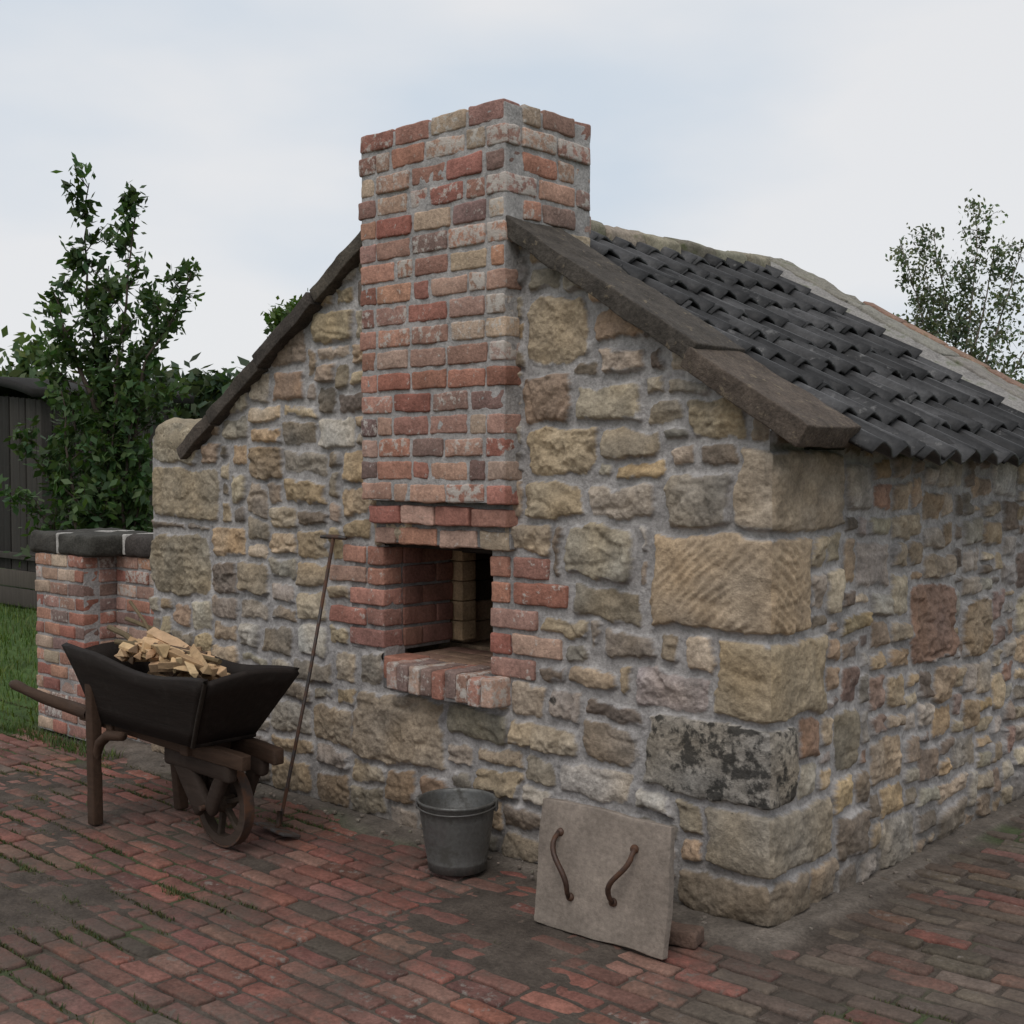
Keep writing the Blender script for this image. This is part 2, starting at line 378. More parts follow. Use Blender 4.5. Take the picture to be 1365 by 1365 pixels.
bbox(A,-3.9,-3.44,.012,.42,0,1.80,(.28,.23,.16),r=.09,seg=.06,amp=.01)
bbox(A,-3.5,-3.3,.42,3.1,0,1.72,(.28,.23,.16),r=.02,seg=.12,amp=.02)
bbox(A,-3.4,-.02,2.9,3.1,0,1.75,(.28,.23,.16),r=.02,seg=.15,amp=.02)
A.build('body_walls',M_stone,HOUSE)

# ------------------------------------------------------------------ chimney
A=Acc()
def brick(x0,x1,y0,y1,z0,z1,g=.0085,col=None,lime=None,amp=.006,**k):
    g2=g+random.uniform(-.002,.004)
    bbox(A,x0+g2,x1-g2,y0,y1,z0+g+random.uniform(-.002,.003),z1-g+random.uniform(-.003,.002),brickcol() if col is None else col,a=blime() if lime is None else lime,r=.009,seg=.026,amp=amp,freq=32,wob=.005,**k)
CX0,CX1,CY0,CY1=-2.018,-1.138,-.10,.445; pc=.095
z=1.437; i=0
def run(a,b,L):
    out=[];x=a
    for l in L:
        l2=l*random.uniform(.88,1.12); out.append([x,x+l2]); x+=l2
    s=(b-a)/(x-a); return [(a+(p-a)*s,a+(q-a)*s) for p,q in out]
def sideb(xa,xb,p,q,z,zt): bbox(A,xa,xb,p,q,z+.0085,zt-.0085,brickcol(),a=blime(),r=.009,seg=.026,amp=.006,freq=32,wob=.005)
while i<17:
    w=.105; d=lambda:random.uniform(-.006,.003); zt=z+pc
    if i%2==0:
        for (p,q) in run(CX0,CX1,random.choice([[.22]*4,[.22,.11,.22,.22,.11],[.11,.22,.22,.22,.11]])): e=d(); brick(p,q,CY0+e,CY0+w,z,zt)
        for (p,q) in run(CX0,CX1,[.22]*4): brick(p,q,CY1-w,CY1+d(),z,zt)
        for (p,q) in run(CY0+w,CY1-w,[.22,.11] if i%4 else [.11,.22]):
            e=d(); g=.008
            for (xa,xb) in ((CX1-w,CX1-e),(CX0+e,CX0+w)): sideb(xa,xb,p+g,q-g,z,zt)
    else:
        for (xa,xb) in ((CX1-w,CX1-d()),(CX0+d(),CX0+w)):
            for (p,q) in run(CY0,CY1,[.22,.22,.105] if i%4==1 else [.105,.22,.22]):
                sideb(xa,xb,p+(.008 if p>CY0+.01 else 0),q-.008,z,zt)
        for yy in ((CY0,CY0+w),(CY1-w,CY1)):
            for (p,q) in run(CX0+w,CX1-w,random.choice([[.22]*3,[.11,.22,.22,.11],[.22,.11,.22,.11]])): brick(p,q,yy[0]+d(),yy[1],z,zt)
    z=zt; i+=1
for (z0,z1,pr,ins) in ((1.34,1.434,.075,.012),(1.247,1.338,.045,.022)):
    for (p,q) in run(CX0+ins,CX1-ins,[.22,.22,.22,.22] if pr>.05 else [.16,.24,.24,.2]): brick(p,q,-pr,.1,z0,z1,lime=.28)
bbox(A,CX0+.007,CX1-.007,CY0+.007,CY1-.007,1.447,3.03,MORT*1.03,a=-.1,r=.004,seg=.02,amp=.006,freq=30)
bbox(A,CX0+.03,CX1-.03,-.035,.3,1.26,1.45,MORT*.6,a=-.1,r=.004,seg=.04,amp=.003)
A.build('chimney',M_brick,HOUSE)

# ------------------------------------------------------------------ oven opening
A=Acc()
for j in range(5):
    z0,z1=zs[j],zs[j+1]; xe=-1.955-LX[j]
    cuts=[(-1.955-.13,-1.951),(xe,-2.085)] if LX[j]>.29 else [(xe,-1.951)]
    for (p,q) in cuts: brick(p,q,-.018,.10,z0,z1,lime=.31)
    for (p,q) in (((.105,.31),(.315,.42)) if j%2 else ((.105,.22),(.225,.42))):
        bbox(A,-2.06,-1.957+random.uniform(-.003,.003),p,q,z0+.006,z1-.006,jit((.19,.095,.07)),a=.15,r=.008,seg=.04,amp=.004)
        bbox(A,-1.303,-1.2,p,q,z0+.006,z1-.006,jit((.19,.095,.07)),a=.15,r=.008,seg=.04,amp=.004)
for (z0,z1,te) in RJ:
    L=1.305-te
    cuts=[(-1.309,-te)] if L<.3 else [(-1.309,-1.305+.12),(-1.305+.12,-te)]
    for (p,q) in cuts: brick(p,q,-.018,.10,z0-.004,z1+.004,lime=.31)
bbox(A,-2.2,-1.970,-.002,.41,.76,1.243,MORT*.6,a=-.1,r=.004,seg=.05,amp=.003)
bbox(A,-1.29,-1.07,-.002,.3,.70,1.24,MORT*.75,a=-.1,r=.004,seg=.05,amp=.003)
x=-1.84
for kk in range(9):
    w=(1.84-1.195)/9; e=random.uniform(-.005,.005)
    bbox(A,x+.003,x+w-.003,-.115+e,.11,.622+e,.738+e,brickcol(),a=random.choice([.26,.33,.42]),r=.009,seg=.026,amp=.006,freq=30,wob=.004); x+=w
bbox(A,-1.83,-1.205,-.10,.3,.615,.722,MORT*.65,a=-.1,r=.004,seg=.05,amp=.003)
bbox(A,-1.97,-1.8,-.012,.12,.64,.745,jit((.3,.14,.1)),a=.25,r=.008,seg=.03,amp=.005)
bbox(A,-1.985,-1.965,-.005,.12,.73,.79,MORT*.8,a=-.1,r=.004,seg=.05,amp=.003)
for yy in (.115,.225,.335):
    for (p,q) in run(-1.96,-1.30,[.22,.22,.22] if yy!=.225 else [.11,.22,.22,.11]):
        bbox(A,p+.003,q-.003,yy,yy+.105,.68,.739,jit((.25,.155,.11)),a=.25,r=.006,seg=.05,amp=.002)
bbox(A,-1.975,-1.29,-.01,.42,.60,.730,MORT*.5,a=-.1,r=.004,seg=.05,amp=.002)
dark_lining=(.03,.026,.023)  # near-black tone for soffit, frame head, chamber side and roof
bbox(A,-2.0,-1.25,.10,.44,1.25,1.33,dark_lining,r=.004,seg=.06,amp=.002)
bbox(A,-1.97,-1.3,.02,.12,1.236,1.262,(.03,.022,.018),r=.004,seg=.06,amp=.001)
tan=(.36,.25,.155)
for j in range(5): bbox(A,-1.99,-1.905,.425,.52,zs[j]+.002,zs[j+1]-.002,jit(tan),r=.005,seg=.05,amp=.002)
for j in range(5): bbox(A,-1.36,-1.25,.425,.52,zs[j]+.002,zs[j+1]-.002,jit(tan),r=.005,seg=.05,amp=.002)
bbox(A,-1.99,-1.25,.425,.52,1.19,1.3,jit(dark_lining),r=.005,seg=.05,amp=.002)
bbox(A,-2.4,-1.0,.525,1.9,.60,.738,jit(tan),r=.005,seg=.1,amp=.002)
for j in range(6): bbox(A,-2.35,-1.0,1.3,1.4,.74+j*.1,.836+j*.1,jit((.2,.14,.09) if j<1 else (.08,.06,.04)),r=.005,seg=.08,amp=.003)  # bottom course coloured as faintly lit, upper courses darkened as unlit interior
for j in range(6): bbox(A,-2.1,-2.0,.53,1.3,.74+j*.1,.836+j*.1,jit((.34,.24,.15) if j<2 else (.07,.052,.035)),r=.005,seg=.08,amp=.003)  # low courses paler: light reaching into the chamber, put into the brick colour
bbox(A,-1.25,-1.15,.53,1.3,.74,1.35,dark_lining,r=.005,seg=.1,amp=.003)
bbox(A,-2.1,-1.15,.53,1.4,1.34,1.42,dark_lining,r=.005,seg=.1,amp=.003)
A.build('oven_opening',M_brick,HOUSE)

# ------------------------------------------------------------------ copings
A=Acc()
dk=(.072,.06,.049); ang=math.atan(RS)
def coping(t0,t1,side,y0,y1,lift=0,th=.072,col=dk,ridge=2.895,amp=.007,sl=RS,a=-.22):
    tm=(t0+t1)/2; L=abs(t1-t0)*math.hypot(1,sl)
    zt=ridge-sl*abs(tm-1.65)+lift
    an=math.atan(sl)*(1 if side>0 else -1)
    n=np.array((math.sin(an),0,math.cos(an)))
    c=np.array((-tm,(y0+y1)/2,zt))-n*th/2
    block(A,c,(L/2,(y1-y0)/2,th/2),jit(col,.12),a=a,r=.006,seg=.024,amp=amp,freq=18,R=rotm(0,an,0),wob=.006,o=3)
coping(1.16,.245,1,-.085,.25,a=.30)
coping(.265,-.20,1,-.10,.26,lift=-.018,th=.085,a=.32,col=(.085,.07,.055))
coping(2.02,2.42,-1,-.07,.25); coping(2.42,2.86,-1,-.08,.25,lift=-.008); coping(2.86,3.28,-1,-.07,.25,lift=-.012); coping(3.28,3.56,-1,-.075,.25,lift=-.02)
A.build('gable_copings',M_slate,HOUSE)
A=Acc()
bbox(A,-3.92,-3.47,-.03,.42,1.62,1.85,(.29,.24,.17),a=-.3,r=.11,seg=.03,amp=.014,wob=.014)
A.build('pillar_cap_stone',M_stone,HOUSE)

# ------------------------------------------------------------------ pantiles
def sag(y): return -.03*np.sin(np.clip((y-.3)/2.2,0,1)*math.pi)
A=Acc()
TS=.60; angT=math.atan(TS)
TW,TG,TL,TH=.2,.245,.30,.013
nU,nV=13,5
def prof(q):
    return .026*np.sin(2*math.pi*(q-.05))+.008*np.sin(4*math.pi*(q-.05)+.6)
def tiles(side,y0,y1,mint):
    ca,sa=math.cos(angT),math.sin(angT)
    smax=(1.65-mint)/ca
    nrow=int(math.ceil(smax/TG))
    for r_ in range(nrow):
        top=smax-(r_+1)*TG-(TL-TG)
        for j in range(int((y1-y0)/TW)):
            yb=y0+j*TW+random.uniform(-.006,.006); dz=random.uniform(-.005,.009); rt=random.uniform(-.022,.022); ds=random.uniform(-.014,.018)
            q=np.linspace(-.02,1.12,nU); s=np.linspace(0,1,nV)
            Q,Sg=np.meshgrid(q,s,indexing='ij')
            dist=np.maximum(top+Sg*TL+ds,.10); lift=.006+Sg*.030+dz+prof(Q)+.004*np.clip(Q,0,1)
            y=yb+Q*TW+rt*(Sg-.5)
            def P(lf):
                xx=dist*ca; zc=2.765-dist*sa
                X=(-1.65+side*(xx+lf*sa)); Z=zc+lf*ca+sag(y)
                return np.stack([X,y,Z],-1).reshape(-1,3)
            V=np.concatenate([P(lift),P(lift-TH)]); n=nU*nV; I=lambda a,b:a*nV+b; F=[]
            for a in range(nU-1):
                for b in range(nV-1):
                    F.append((I(a,b),I(a,b+1),I(a+1,b+1),I(a+1,b))); F.append((n+I(a,b),n+I(a+1,b),n+I(a+1,b+1),n+I(a,b+1)))
                F.append((I(a,nV-1),n+I(a,nV-1),n+I(a+1,nV-1),I(a+1,nV-1)))
            for b in range(nV-1):
                F.append((I(0,b),n+I(0,b),n+I(0,b+1),I(0,b+1))); F.append((I(nU-1,b),I(nU-1,b+1),n+I(nU-1,b+1),n+I(nU-1,b)))
            F=np.array(F)
            if side<0: F=F[:,::-1]
            g=random.choice([.024,.03,.036,.048,.065])
            A.add(V,F,(g*1.02,g*.99,g*1.0),random.choice([0,.2,.28,.33]))
tiles(1,.235,2.52,-.235); tiles(-1,.235,2.52,-.235)
A.build('pantile_roof',M_tile,HOUSE,smooth=True)
A=Acc()
for sd in (1,-1):
    L=1.74*math.hypot(1,TS)
    n=np.array((math.sin(angT*sd),0,math.cos(angT)))
    c=np.array((-1.65+sd*.86,1.65,2.765-.86*TS))-n*.075
    block(A,c,(L/2-.03,1.42,.03),(.05,.045,.04),r=.004,seg=.3,amp=0,R=rotm(0,angT*sd,0))
A.build('roof_deck',M_slate,HOUSE)
A=Acc()
y=.45
while y<2.5:
    l=random.uniform(.26,.42); y2=min(y+l,2.55)
    zc=2.77+float(sag((y+y2)/2))+random.uniform(-.008,.008)
    block(A,(-1.65,(y+y2)/2,zc),(.14,(y2-y)/2-.006,.05),jit(random.choice([(.2,.18,.14),(.15,.14,.11),(.25,.22,.17)]),.2),a=-.25,r=.02,seg=.03,amp=.014,wob=.014,
          post=lambda p:np.stack([p[:,0],p[:,1],p[:,2]-np.abs(p[:,0])*.35],1)); y=y2
block(A,(-1.65,1.45,2.70),(.25,1.1,.045),(.25,.235,.215),a=-.15,r=.03,seg=.04,amp=.012,post=lambda p:np.stack([p[:,0],p[:,1],p[:,2]-np.abs(p[:,0])*.52+sag(p[:,1]+1.45)],1))
A.build('ridge_stones',M_ridge,HOUSE)
A=Acc()
for sd in (1,-1):
    sl=.59; an=math.atan(sl)*sd
    n=np.array((math.sin(an),0,math.cos(an)))
    Lh=1.87; c=np.array((-1.65+sd*Lh/2,2.55,2.765-Lh/2*sl))-n*.04
    R=rotm(0,an,0)@rotm(.30,0,0)
    block(A,c,(Lh*math.hypot(1,sl)/2,.15,.05),(.25,.235,.22),a=-.12,r=.02,seg=.04,amp=.014,R=R)
    x=0.
    while x<Lh:
        l=random.uniform(.38,.6); xm=x+l/2
        c=np.array((-1.65+sd*xm,2.80,2.835-xm*sl))-n*.04
        block(A,c,(l*math.hypot(1,sl)/2-.004,.13,.04),jit((.22,.2,.175)),a=-.24,r=.012,seg=.04,amp=.01,R=rotm(0,an,0),wob=.006); x+=l
    x=.5
    while x<Lh:
        l=.24; xm=x+l/2
        c=np.array((-1.65+sd*xm,2.97,2.845-xm*sl))-n*.03
        block(A,c,(l*math.hypot(1,sl)/2-.006,.06,.03),jit((.24,.155,.115)),a=-.2,r=.015,seg=.04,amp=.006,R=rotm(0,an,0)); x+=l
A.build('far_gable_coping',M_ridge,HOUSE)

# ------------------------------------------------------------------ low brick wall (left)
A=Acc()
def bwall(x0,x1,y0,y1,zt):
    z=0;i=0
    while z<zt-.01:
        pz=.083
        for (p,q) in run(x0,x1,([.22]*max(1,int(round((x1-x0)/.22)))) if i%2==0 else [.11]+[.22]*max(1,int(round((x1-x0)/.22-1)))+[.11]):
            bbox(A,p+.006,q-.006,y0+random.uniform(-.006,.004),y0+.1,z+.007,z+pz-.007,brickcol(),a=blime()-.03,r=.008,seg=.035,amp=.005,wob=.004)
        for (p,q) in run(y0+.105,y1,[.22,.11] if i%2 else [.11,.22]):
            bbox(A,x1-.1,x1+random.uniform(-.004,.004),p,q-.01,z+.007,z+pz-.007,brickcol(),a=blime()-.03,r=.008,seg=.035,amp=.005,wob=.004)
        z+=pz;i+=1
    bbox(A,x0+.007,x1-.007,y0+.007,y1,0,zt-.005,MORT*.95,a=-.1,r=.003,seg=.04,amp=.004)
bwall(-5.02,-4.43,-.14,.32,1.08); bwall(-4.42,-3.93,.06,.32,1.08)
for k,(x0,x1) in enumerate(((-5.05,-4.72),(-4.70,-4.30),(-4.28,-3.90))):
    bbox(A,x0,x1,-.16 if k<2 else .03,.36,1.075,1.20,jit((.05,.044,.037)),a=-.1,r=.03,seg=.04,amp=.012,wob=.008,mat=1)
for xj in (-4.71,-4.29): bbox(A,xj-.014,xj+.014,-.155 if xj<-4.5 else .035,.355,1.08,1.202,(.42,.40,.37),r=.01,seg=.04,amp=.005,wob=.004)
A.build('low_brick_wall',[M_brick,M_slate])

# ------------------------------------------------------------------ ground & paving
def und(x,y): 
    p=np.stack([x*.9,y*.9,x*0],1); return .014*vn(p,77)
def earthmask(x,y):
    p=np.stack([x*1.3+5,y*1.3,x*0],1); return fbm(p,78,3)
def mossf(x,y):
    gp=np.stack([x*1.6,y*2.6,x*0],1); return ss(-.15,.35,fbm(gp,84,3)+.6*ss(-.2,-2.6,x)-.26)
def axis(a,b,st,far):
    o=[]; d=st; v=b
    while v<far: d*=1.35; v+=d; o.append(v)
    o2=[]; d=st; v=a
    while v>-far: d*=1.35; v-=d; o2.append(v)
    return np.array(o2[::-1]+list(np.arange(a,b+st/2,st))+o)
gx=axis(-7.5,4.5,.025,400); gy=axis(-4.2,4,.025,400)
X,Y=np.meshgrid(gx,gy,indexing='ij'); x=X.ravel();y=Y.ravel()
p=np.stack([x,y,x*0],1)
near=ss(9,6,np.hypot(x+2,y))
em=earthmask(x,y)
z=und(x,y)-.011+.004*vn(p*11,80)+.003*vn(p*31,81)+.012*ss(.2,.55,em)*near
dsa=np.where((x<.12)&(x>-4.4),-y-.08+.09*vn(p*4,82),9); dsb=np.where(y>-.1,x-.05+.06*vn(p*4,83),9)
ap=ss(.13,.0,np.minimum(np.where(x<=0.12,dsa,9),np.where(x>0,dsb,9))); z=z+.018*ap*near
mossy=mossf(x,y)*(1-ss(.1,.35,em))
soil=np.array((.08,.064,.052))*(1+.25*vn(p*8,85))[:,None]
col=soil*(1-mossy)[:,None]+np.array((.06,.075,.035))*mossy[:,None]
col=col*(1-ap)[:,None]+(np.array((.13,.11,.092))*(1+.25*vn(p*9,86))[:,None])*ap[:,None]
lawn=np.clip(ss(-5.0,-5.3,x+.15*vn(p*3,87))*ss(-.5,-.2,y)+ss(5.5,7,y)+ss(-7,-9,x)+ss(5,8,x)+ss(-6,-9,y),0,1)
col=col*(1-lawn)[:,None]+(np.array((.06,.10,.027))*(1+.3*vn(p*2,88))[:,None])*lawn[:,None]
z=z+.01*lawn*vn(p*2,89)
I=np.arange(len(x)).reshape(X.shape); F=np.stack([I[:-1,:-1],I[1:,:-1],I[1:,1:],I[:-1,1:]],-1).reshape(-1,4)
A=Acc(); A.add(np.stack([x,y,z],1),F,col,0); A.build('ground',M_soil)

A=Acc(); PB=[(.17,.076,.059),(.185,.08,.062),(.15,.069,.055),(.155,.078,.062),(.14,.067,.054),(.17,.088,.071),(.20,.085,.063),(.19,.105,.08)]
PD=[(.12,.09,.07),(.10,.075,.06),(.135,.108,.085),(.145,.085,.064),(.085,.068,.054)]
PW,PL=.086,.226
yy=-4.1; ROWS=[]
while yy<4.6:
    w=PW*random.uniform(.95,1.05); off=random.uniform(0,PL); ROWS.append(yy)
    xx=-7.2+off
    while xx<4.2:
        l=PL*random.uniform(.92,1.08); cx,cy=xx+l/2,yy+w/2
        inside=(cx>-3.95 and cx<-.0 and cy>-.06) or (cy>-.02 and cx<.12) or (cx<-5.0 and cy>-.4) or (cx<-3.9 and cy>-.2)
        if not inside and not(cx<-6.3 and cy<-2.5) and random.random()>.004:
            br=cx>.1 and cy>-1.5+.4*cx
            c=jit(random.choice(PD if (br and random.random()<.85) or random.random()<.06 else PB),.24)
            block(A,(cx,cy,-.03+random.uniform(-.006,.003)),(l/2-random.uniform(.004,.010),w/2-random.uniform(.005,.009),.03),c,a=random.choice([.15,.24,.3,.35]),r=.009,seg=.045,amp=.0045,freq=25,o=1,wob=.003,
                  R=rotm(random.uniform(-.03,.03),random.uniform(-.015,.015),random.uniform(-.025,.025)))
        xx+=l+.003
    yy+=w+.004
allv=np.concatenate(A.V); u=und(allv[:,0],allv[:,1]); k=0
for v in A.V: n=len(v); v[:,2]+=u[k:k+n]; k+=n
A.build('brick_paving',M_pave)

def blades(acc,P,h,w,col,lean=.5):
    n=len(P); th=rng.uniform(0,2*np.pi,n); d=np.stack([np.cos(th),np.sin(th),0*th],1); s=np.stack([-np.sin(th),np.cos(th),0*th],1)
    H=(h*rng.uniform(.5,1.3,n))[:,None]; W=w*rng.uniform(.7,1.3,n)[:,None]; up=np.array((0,0,1.))
    a=P-s*W/2;b=P+s*W/2; m=P+up*H*.6+d*H*lean*.3; t=P+up*H+d*H*lean*rng.uniform(.3,1.4,n)[:,None]
    V=np.stack([a,b,m+s*W*.35,m-s*W*.35,t+s*W*.05,t-s*W*.05],1).reshape(-1,3)
    base=np.arange(n)[:,None]*6
    F=np.concatenate([base+np.array([[0,1,2,3]]),base+np.array([[3,2,4,5]])])
    C=np.repeat(np.array(col)[None]*rng.uniform(.6,1.4,(n,1))*np.stack([rng.uniform(.8,1.4,n),np.ones(n),rng.uniform(.6,1.2,n)],1),6,0)
    acc.add(V,F,C)
A=Acc()
n=360000; px=rng.uniform(-6.5,1.6,n); py=np.array(ROWS)[rng.integers(0,len(ROWS),n)]-.002+rng.normal(size=n)*.007
mm=ss(.1,.8,mossf(px,py)); cl=ss(-.05,.4,vn(np.stack([px*2.2,py*11.3,px*0],1),95))
keep=(rng.uniform(0,1,n)<mm*cl*.8)&((px<-3.9)|(py<-.12)|(px>0.1))&(py<.2)
px,py=px[keep],py[keep]
P=np.stack([px,py,und(px,py)-.010],1); blades(A,P,.015,.005,(.062,.076,.032),.9)
n=90; tx=rng.uniform(-5.5,.3,n); ty=rng.uniform(-3.4,-.2,n); 
for q in range(n):
    if mossf(tx[q:q+1],ty[q:q+1])[0]<.5: continue
    m=50; px=tx[q]+rng.normal(size=m)*.04; py=ty[q]+rng.normal(size=m)*.012; P=np.stack([px,py,und(px,py)-.008],1); blades(A,P,.024,.004,(.068,.09,.034),1.0)
A.build('joint_grass',M_leaf)
A=Acc(); n=26000; px=rng.uniform(-13,-5.05,n); py=rng.uniform(-.3,7,n); P=np.stack([px,py,und(px,py)-.01],1); blades(A,P,.07,.009,(.07,.115,.03),.7)
n=700; px=-rng.uniform(3.95,5.2,n); py=rng.uniform(-.32,-.18,n); P=np.stack([px,py,und(px,py)-.01],1); blades(A,P,.05,.006,(.06,.1,.03),.7)
A.build('lawn_grass',M_leaf)

# ------------------------------------------------------------------ wheelbarrow
WB=empty('wheelbarrow')
A=Acc(); dw=(.016,.012,.010); bw=(.05,.03,.02)
def lerp(a,b,u): return np.array(a)*(1-u)+np.array(b)*u
def rim(u): return .020*math.sin(u*2*math.pi*1.15+.4)
def sidef(sy0,sy1):
    def f(u,v):
        b=lerp((-2.90,sy0,.465),(-2.12,sy0,.465),u); t=lerp((-3.0,sy1,.775),(-1.88,sy1,.748),u)
        t[2]+=rim(u)+(.02*max(0,1-u*8))
        p=lerp(b,t,v); p[1]+= (sy1-sy0)*.25*math.sin(v*math.pi)*(-.3); return p
    return f
sheet(A,sidef(-.90,-1.0),22,6,.026,dw); sheet(A,sidef(-.62,-.56),22,6,.026,dw)
sheet(A,lambda u,v:lerp(lerp((-2.12,-.905,.465),(-2.12,-.615,.465),u),lerp((-1.875,-1.0,.752),(-1.875,-.56,.752),u)+np.array((0,0,.025*math.sin(u*math.pi))),v),14,6,.026,dw)
sheet(A,lambda u,v:lerp(lerp((-2.89,-.9,.465),(-2.89,-.62,.465),u),lerp((-2.97,-.99,.76),(-2.97,-.57,.76),u)+np.array((0,0,.03*math.sin(u*math.pi))),v),14,6,.024,dw)
sheet(A,lambda u,v:lerp(lerp((-2.90,-.91,.47),(-2.10,-.91,.47),u),lerp((-2.90,-.61,.47),(-2.10,-.61,.47),u),v),6,4,.03,dw)
tube(A,[(-2.105,-.915,.46),(-1.99,-.965,.60),(-1.862,-1.012,.765)],.010,(.025,.02,.016),n=6,cap=False)
A.build('tray',M_wood,WB)
A=Acc()
def beam(p0,p1,w,h,col,r=.008,**k):
    p0=np.array(p0,float);p1=np.array(p1,float); d=p1-p0; L=np.linalg.norm(d); x=d/L
    ref=np.array((0,0,1.)) if abs(x[2])<.8 else np.array((1.,0,0))
    y=np.cross(ref,x); y/=np.linalg.norm(y); zz=np.cross(x,y); R=np.stack([x,y,zz],1)
    block(A,(p0+p1)/2,(L/2,w/2,h/2),col,r=r,seg=.05,amp=.003,R=R,wob=.002,**k)
def shaft(y0,y1,y2):
    beam((-3.05,y1,.47),(-1.90,y2,.405),.05,.065,bw)
    pts=[(-3.0,y1,.47),(-3.12,y1*.8+y0*.2,.485),(-3.27,y0*.7+y1*.3,.515),(-3.40,y0,.545),(-3.49,y0,.556),(-3.53,y0,.556)]
    tube(A,pts,[.033,.032,.028,.023,.026,.018],bw)
shaft(-.99,-.88,-.80); shaft(-.53,-.60,-.64)
beam((-2.86,-.935,0.0),(-2.88,-.93,.72),.05,.058,bw); beam((-2.80,-.535,0.0),(-2.87,-.555,.70),.05,.055,bw)
for yy in (-.93,-.55):
    tube(A,[(-2.86,yy,.30),(-2.82,yy,.37),(-2.75,yy,.415),(-2.62,yy,.43)],[.02,.024,.024,.02],bw)
beam((-2.8,-.9,.43),(-2.8,-.6,.43),.05,.05,bw); beam((-2.25,-.87,.42),(-2.25,-.6,.42),.06,.05,bw)
hg=(.032,.022,.017)
for (yy,e) in ((-.80,1),(-.64,-1)):
    beam((-2.38,yy,.38),(-2.20,yy,.16),.045,.12,hg,r=.02); beam((-2.04,yy,.38),(-2.16,yy,.16),.045,.07,hg,r=.02)
    beam((-2.48,yy+.0,.36),(-1.99,yy,.35),.05,.085,hg,r=.02)
A.build('frame',M_wood,WB)
A=Acc(); wc=np.array((-2.175,-.72,.182)); n=48
def ring(ro,ri,w,col,m):
    V=[];
    for k in range(n):
        a=2*math.pi*k/n; c,s=math.cos(a),math.sin(a)
        for (rr,yy) in ((ro,-w/2),(ro,w/2),(ri,w/2),(ri,-w/2)): V.append(wc+np.array((rr*c,yy,rr*s)))
    F=[(k*4+j,k*4+(j+1)%4,((k+1)%n)*4+(j+1)%4,((k+1)%n)*4+j) for k in range(n) for j in range(4)]
    A.add(V,F,col,0,m)
ring(.182,.174,.046,(.05,.035,.028),1); ring(.1735,.138,.042,(.05,.036,.028),0)
for k in range(6):
    a=2*math.pi*(k+.3)/6; d=np.array((math.cos(a),0,math.sin(a))); beam(wc+d*.02,wc+d*.145,.028,.022,(.045,.034,.026),r=.005)
R=rotm(math.pi/2,0,0); lathe(A,[(0.001,-.045),(.028,-.045),(.036,-.02),(.038,0),(.036,.02),(.028,.045),(.001,.045)],wc,(.05,.035,.025),n=20,R=R)
tube(A,[wc+np.array((0,-.12,0)),wc+np.array((0,.12,0))],.011,(.04,.03,.025),mat=1)
A.build('wheel',[M_wood,M_iron],WB,smooth=False)
A=Acc()
LC=[(.44,.31,.175),(.48,.35,.205),(.38,.255,.145),(.30,.195,.115),(.17,.115,.075),(.10,.067,.045),(.46,.33,.19)]
def log(c,L,w,R,col):
    def post(p):
        s=(p[:,2]/(w*.45)+1)/2; return np.stack([p[:,0],p[:,1]*(1-.75*s),p[:,2]],1)
    block(A,c,(L/2,w*.5,w*.45),col,r=.004,seg=.04,amp=.006,freq=15,R=R,post=post,wob=.006)
for k in range(85):
    deep=k<30
    u=random.random(); x=-2.80+u*.58; y=random.uniform(-.84,-.68); top=.755+.03*math.cos((x+2.6)*4.5)
    z=random.uniform(.58,.70) if deep else top+random.uniform(-.035,.03)
    rz=random.uniform(-.25,.25) if deep else random.uniform(-.8,.8)
    log((x,y,z),random.uniform(.15,.29) if not deep else .2,random.uniform(.03,.062),rotm(random.uniform(0,6.3),0 if deep else random.uniform(-.15,.32),rz),jit(random.choice(LC),.2))
for (a,b,r_) in (((-3.12,-.60,.95),(-2.62,-.75,.79),.008),((-3.05,-.66,.88),(-2.5,-.7,.80),.011),((-2.9,-.8,.80),(-2.2,-.72,.775),.012),((-3.1,-.72,.84),(-2.7,-.78,.78),.014)):
    tube(A,[a,lerp(a,b,.5)+np.array((0,0,.015)),b],r_,(.12,.09,.05))
A.build('firewood_pile',M_log,smooth=False)

# ------------------------------------------------------------------ oven hoe
A=Acc()
top=np.array((-2.277,-.045,1.262)); bot=np.array((-2.17,-.44,.03))
tube(A,[bot,lerp(bot,top,.5)+np.array((0,.01,-.0)),top],[.0085,.008,.0085],(.035,.03,.028))
tube(A,[top+np.array((-.085,-.005,.005)),top+np.array((-.04,0,.007)),top+np.array((.04,0,.007)),top+np.array((.085,.005,.004))],[.008,.011,.011,.008],(.045,.04,.037))
block(A,(-2.15,-.47,.018),(.125,.045,.006),(.07,.065,.062),r=.003,seg=.04,amp=.001,R=rotm(-.25,0,-.1))
tube(A,[bot+np.array((-.0,0,.06)),bot+np.array((.005,-.01,.0)),bot+np.array((.005,-.03,-.012))],[.012,.011,.008],(.05,.045,.04))
A.build('oven_hoe',M_iron)

